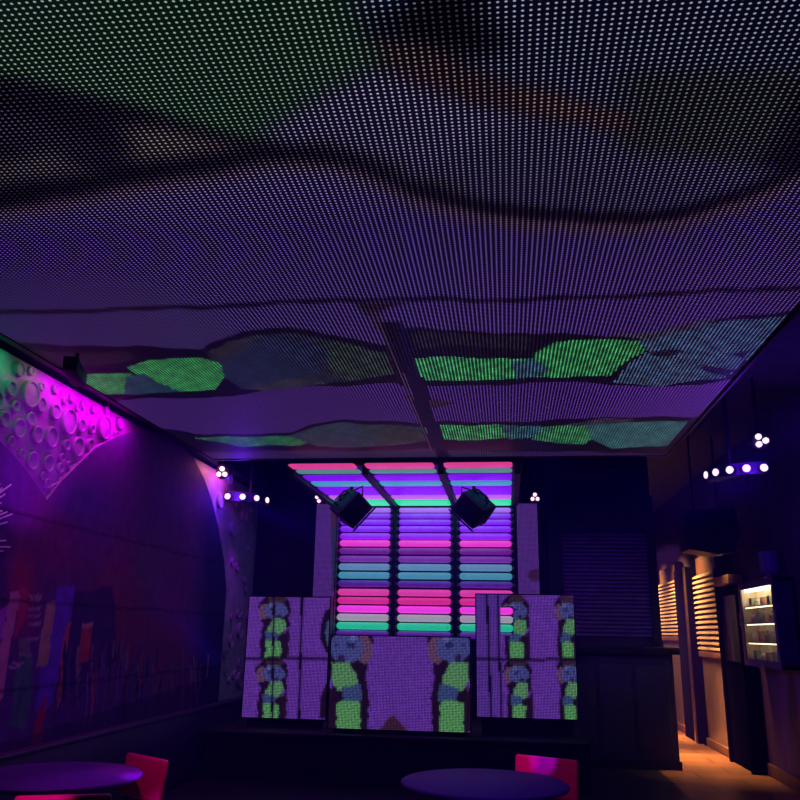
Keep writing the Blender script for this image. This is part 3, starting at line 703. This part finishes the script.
MB().box((XR-.034,cy0+t,cz0+t),(XR-.03,cy1-t,cz1-t)).build('back_lining', mat('cream_lining', (.7,.62,.5), .6), dc)
MB().box((x0+.005,cy1-t-.008,cz0+t),(XR-.034,cy1-t,cz1-t)).build('side_lining', mat('cream_lining', (.7,.62,.5), .6), dc)
shelf_z = [cz0+t, 1.56, 1.78, 1.98]
for z in shelf_z[1:]: MB().box((x0+.025,cy0+.1,z-.026),(x0+.045,cy1-.1,z-.014)).build('shelf_fill_strip', mat('shelf_fill_strip', (.9,.9,.9), .3, emit=(1,.72,.5), es=3.5), dc)  # glowing strips added to brighten the cabinet's inside
for z in shelf_z[1:]: MB().box((x0+.02,cy0+t,z-.014),(XR-.034,cy1-t,z)).build('shelf', mat('shelf_board', (.4,.34,.3), .4), dc)
gc = [(.7,.6,.5),(.55,.3,.25),(.3,.35,.4),(.75,.7,.6),(.4,.25,.3),(.2,.25,.2)]
rk = random.Random(5); names = []
prot = {}
levels = ['bottom','second','third','top']; shp = ['bottle','carton','jar']
cnt = 0
for li, z in enumerate(shelf_z):
    for j in range(5):
        yy = cy0+.22+j*.24; k = (j+li)%3; hgt = .13 if li < 3 else .10; X = XR-.13; kind = shp[k]; ci = (j*2+li)%6
        cm = mat('goods_%d' % ci, gc[ci], .4)
        cname = ['pale','reddish','slate','cream','mauve','dark green'][ci]
        pos = ['nearest the camera','second from the near end','in the middle','fourth from the near end','at the far end'][j]
        lab = f'small {cname} {kind} {pos} of the {levels[li]} cabinet shelf'
        if k == 0:
            o = MB().lathe([(.001,0),(.035,0),(.035,hgt*.6),(.014,hgt*.8),(.014,hgt),(.001,hgt)], 14, Matrix.Translation((X,yy,z))).build(kind, cm)
        elif k == 1:
            o = MB().box((X-.03,yy-.055,z),(X+.03,yy+.055,z+hgt), bevel=.004).build(kind, cm)
        else:
            o = MB().lathe([(.001,0),(.045,0),(.048,.01),(.048,hgt*.65),(.04,hgt*.75),(.042,hgt*.78),(.042,hgt*.9),(.001,hgt*.9)], 14, Matrix.Translation((X,yy,z))).build(kind, cm)
        tag(o, lab, kind, 'goods in the lit wall cabinet')
# drum-shaped container standing on the cabinet, gives no light
dcx, dcy = XR-.13, 9.98
dm = thing('drum_container', 'purple drum-shaped shade standing on top of the wall cabinet', 'vessel', (dcx, dcy, cz1))
MB().lathe([(.09,.05),(.1,.06),(.115,.3),(.11,.31),(.001,.31)], 28, Matrix.Translation((dcx,dcy,cz1))).build('container', mat('violet_drum', (.2,.04,.5), .4), dm)
MB().lathe([(.001,0),(.08,0),(.08,.02),(.03,.035),(.03,.06),(.001,.06)], 24, Matrix.Translation((dcx,dcy,cz1))).build('base', CHROME, dm)
tag(MB().box((XR-.025,2,.9),(XR,9.4,.94), bevel=.006).build('chair_rail', WOOD), 'thin wooden rail along the right wall near the camera', 'rail')

# ------------------------------------------------------------------ tables and chairs
def make_table():
    r = thing('round_table', '', 'table')
    MB().lathe([(.001,.72),(.47,.72),(.497,.728),(.5,.737),(.497,.746),(.49,.75),(.001,.75)], 64).build('tabletop', TABLE, r)
    MB().cyl((0,0,.04),(0,0,.72),.04).build('column', BLACK, r)
    MB().lathe([(.001,0),(.2,0),(.2,.02),(.07,.045),(.001,.05)], 40).build('base', BLACK, r)
    MB().box((-.2,-.03,.70),(.2,.03,.72)).box((-.03,-.2,.70),(.03,.2,.72)).build('spider_bracket', BLACK, r)
    return r
t1 = make_table(); orient(t1, (-.15,5.3,0), (0,0,0)); t1['label'] = 'round table near the bottom centre, violet-lit top seen whole'
t2 = dup(t1, (-2.68,4.95,0), (0,0,0), 'round table beside the mural wall at the bottom left, cut by the frame')

def make_chair():
    r = thing('red_chair', '', 'chair')
    MB().box((-.215,-.21,.42),(.215,.21,.475), bevel=.022).build('seat', REDV, r)
    M = Matrix.Translation((0,.215,.68)) @ Matrix.Rotation(-.12, 4, 'X')
    MB().box((-.225,-.022,-.125),(.225,.022,.125), M, .018).build('backrest', REDV, r)
    for sx in (-1, 1):
        MB().tube([(sx*.19,-.18,.42),(sx*.2,-.2,0)], .013, 8).build('leg', BLACK, r)
        MB().tube([(sx*.19,.235,.74),(sx*.19,.235,.6),(sx*.19,.2,.44),(sx*.2,.235,0)], .013, 8).build('leg', BLACK, r)
    MB().box((-.2,-.19,.4),(.2,.2,.42)).build('seat_frame', BLACK, r)
    return r
ch = make_chair(); cx = at(547, 760, Y=6.0)
orient(ch, (.15,5.81,0), (0,0,-.45)); ch['label'] = 'red chair tucked behind the right side of the centre table'
dup(ch, (-2.44,5.21,0), (0,0,-.6), 'red chair behind the right edge of the table by the mural')
dup(ch, (-2.25,4.33,0), (0,0,-2.79), 'red chair on the near side of the mural table, only its back top showing')

# ------------------------------------------------------------------ light
w = bpy.data.worlds.new('night'); SC.world = w; w.use_nodes = True
w.node_tree.nodes['Background'].inputs[0].default_value = (.08,.02,.5,1); w.node_tree.nodes['Background'].inputs[1].default_value = .2
def lamp(kind, name, loc, energy, col, target=None, size=.1, size_y=None, angle=1.0, blend=.6):
    d = bpy.data.lights.new(name, kind); d.energy = energy; d.color = col
    if kind == 'AREA':
        d.size = size
        if size_y: d.shape = 'RECTANGLE'; d.size_y = size_y
    else: d.shadow_soft_size = size
    if kind == 'SPOT': d.spot_size = angle; d.spot_blend = blend
    o = bpy.data.objects.new(name, d); COL.objects.link(o); o.location = loc
    if target is not None: o.rotation_euler = (Vector(target)-Vector(loc)).to_track_quat('-Z', 'Y').to_euler()
    return o
MAG = (1,.0,.85)
VIO = (.32,.02,1)
# colour washers in the gap between the left wall and the ceiling screen
def washer(y, L, e, c): lamp('AREA', 'wall_washer', (X0-.07, y, 3.47), e, c, (XB, y, 2.9), .04, L) if False else lamp('AREA', 'wall_washer', (X0-.06, y, 3.5), e, c, (XB+.0, y, 2.8), L, .05)
washer(5.08, .12, 1.0, (.02,1,.35)); washer(5.5, .2, .4, (1,.75,.6)); washer(6.4, 1.4, 18, (.85,0,1)); washer(9.35, .5, 2.6, (1,.22,.25)); washer(9.75, .4, 2.2, (1,.08,.5))
lamp('SPOT', 'violet_fill', (-1.6, 4.6, 1.4), 260, (.42,.0,1), (-3.6, 5.75, 2.95), .05, angle=.5, blend=1)  # violet fill added to tint the discs, no fixture at this place
# the two curved bars throw violet light across the room
lamp('SPOT', 'bar_beam', (pr[0], pr[1]-.1, pr[2]-.1), 170, (.30,.01,1), (-3.6, 5.6, 1.2), .08, angle=.7, blend=1)
lamp('SPOT', 'bar_beam', (pl[0]+.2, pl[1]-.1, pl[2]-.1), 330, (.24,.01,1), (2.9, 9.6, 1.0), .08, angle=.5, blend=1)
for p, sx in ((pl, 1), (pr, -1)): lamp('POINT', 'bar_glow', (p[0]+sx*.2, p[1]-.2, p[2]-.02), 16, (.12,.01,1), size=.05)
# thin club haze through the whole room
wv = w.node_tree.nodes.new('ShaderNodeVolumeScatter'); wv.inputs['Color'].default_value = (.09,.04,1,1); wv.inputs['Density'].default_value = .019; wv.inputs['Anisotropy'].default_value = .2
w.node_tree.links.new(wv.outputs[0], w.node_tree.nodes['World Output'].inputs['Volume'])
# violet and red beams on the tables
lamp('SPOT', 'table_beam', (-.4, 3.2, 3.4), 80, (.2,.0,1), (-.15, 5.3, .75), .05, angle=.6, blend=1)
lamp('SPOT', 'table_beam', (-1.2, 6.6, 3.4), 160, (.6,.0,1), (-2.25, 4.85, .75), .05, angle=.35, blend=1)
lamp('SPOT', 'red_beam', (-.6, 3.0, 3.4), 420, (1,.0,.7), (.06, 6.1, .78), .02, angle=.085, blend=.6)
lamp('SPOT', 'red_beam', (-.6, 3.0, 3.4), 1500, (.2,.0,1), (.24, 6.05, .76), .02, angle=.055, blend=.6)
lamp('SPOT', 'red_beam', (-.2, 3.0, 3.4), 70, (1,.02,.3), (.42, 5.9, .7), .02, angle=.12, blend=1)
lamp('SPOT', 'red_beam', (-1.4, 3.0, 3.4), 170, (1,.01,.5), (-2.3, 5.4, .7), .05, angle=.22, blend=1)
lamp('SPOT', 'red_beam', (-1.6, 1.6, 3.3), 420, (1,.0,.7), (-2.32, 4.15, .78), .02, angle=.12, blend=.8)
lamp('SPOT', 'rim_beam', (-1.5, 3.4, 3.4), 900, (.55,.0,1), (-2.17, 5.02, .75), .02, angle=.1, blend=1)
lamp('SPOT', 'bar_beam', (pr[0], pr[1]-.2, pr[2]+.12), 14, (.1,.0,1), (3.1, 6.8, 4.0), .08, angle=1.6, blend=1)
lamp('SPOT', 'bar_beam', (pl[0]+.25, pl[1]+.2, pl[2]-.15), 30, (.35,.0,1), (-3.6, 10.9, 1.7), .05, angle=.8, blend=1)
lamp('SPOT', 'violet_wash', (.2, 6.5, 3.3), 120, (.25,.02,1), (1.4, 11.7, 2.0), .1, angle=.5, blend=1)  # violet light added on the bar shutter, from no visible fixture
# the corridor's warm lamps, led by one added for the near floor
lamp('AREA', 'corridor_light', (2.65, 11.3, 2.9), 16, (1,.5,.25), (2.65, 11.3, 0), .3, .8).data.spread = .9  # unseen downlight added to brighten the floor at the corridor mouth
for y in (13.7, 15.4, 17.2): lamp('AREA', 'corridor_light', (2.2, y, 2.75), 38, (1,.52,.24), (3.0, y, 1.5), .4, 1.2).data.spread = 2.0
for y in (12.9, 15.2): lamp('AREA', 'corridor_light', (2.4, y, 2.9), 46, (1,.45,.2), (2.5, y-.3, 0), .3, .8).data.spread = .8

SC.view_settings.view_transform = 'Standard'; SC.view_settings.look = 'None'; SC.view_settings.exposure = 0; SC.view_settings.gamma = 1
SC.view_settings.use_curve_mapping = False
SC.cycles.volume_bounces = 0; SC.cycles.max_bounces = 6; SC.cycles.sample_clamp_indirect = 3
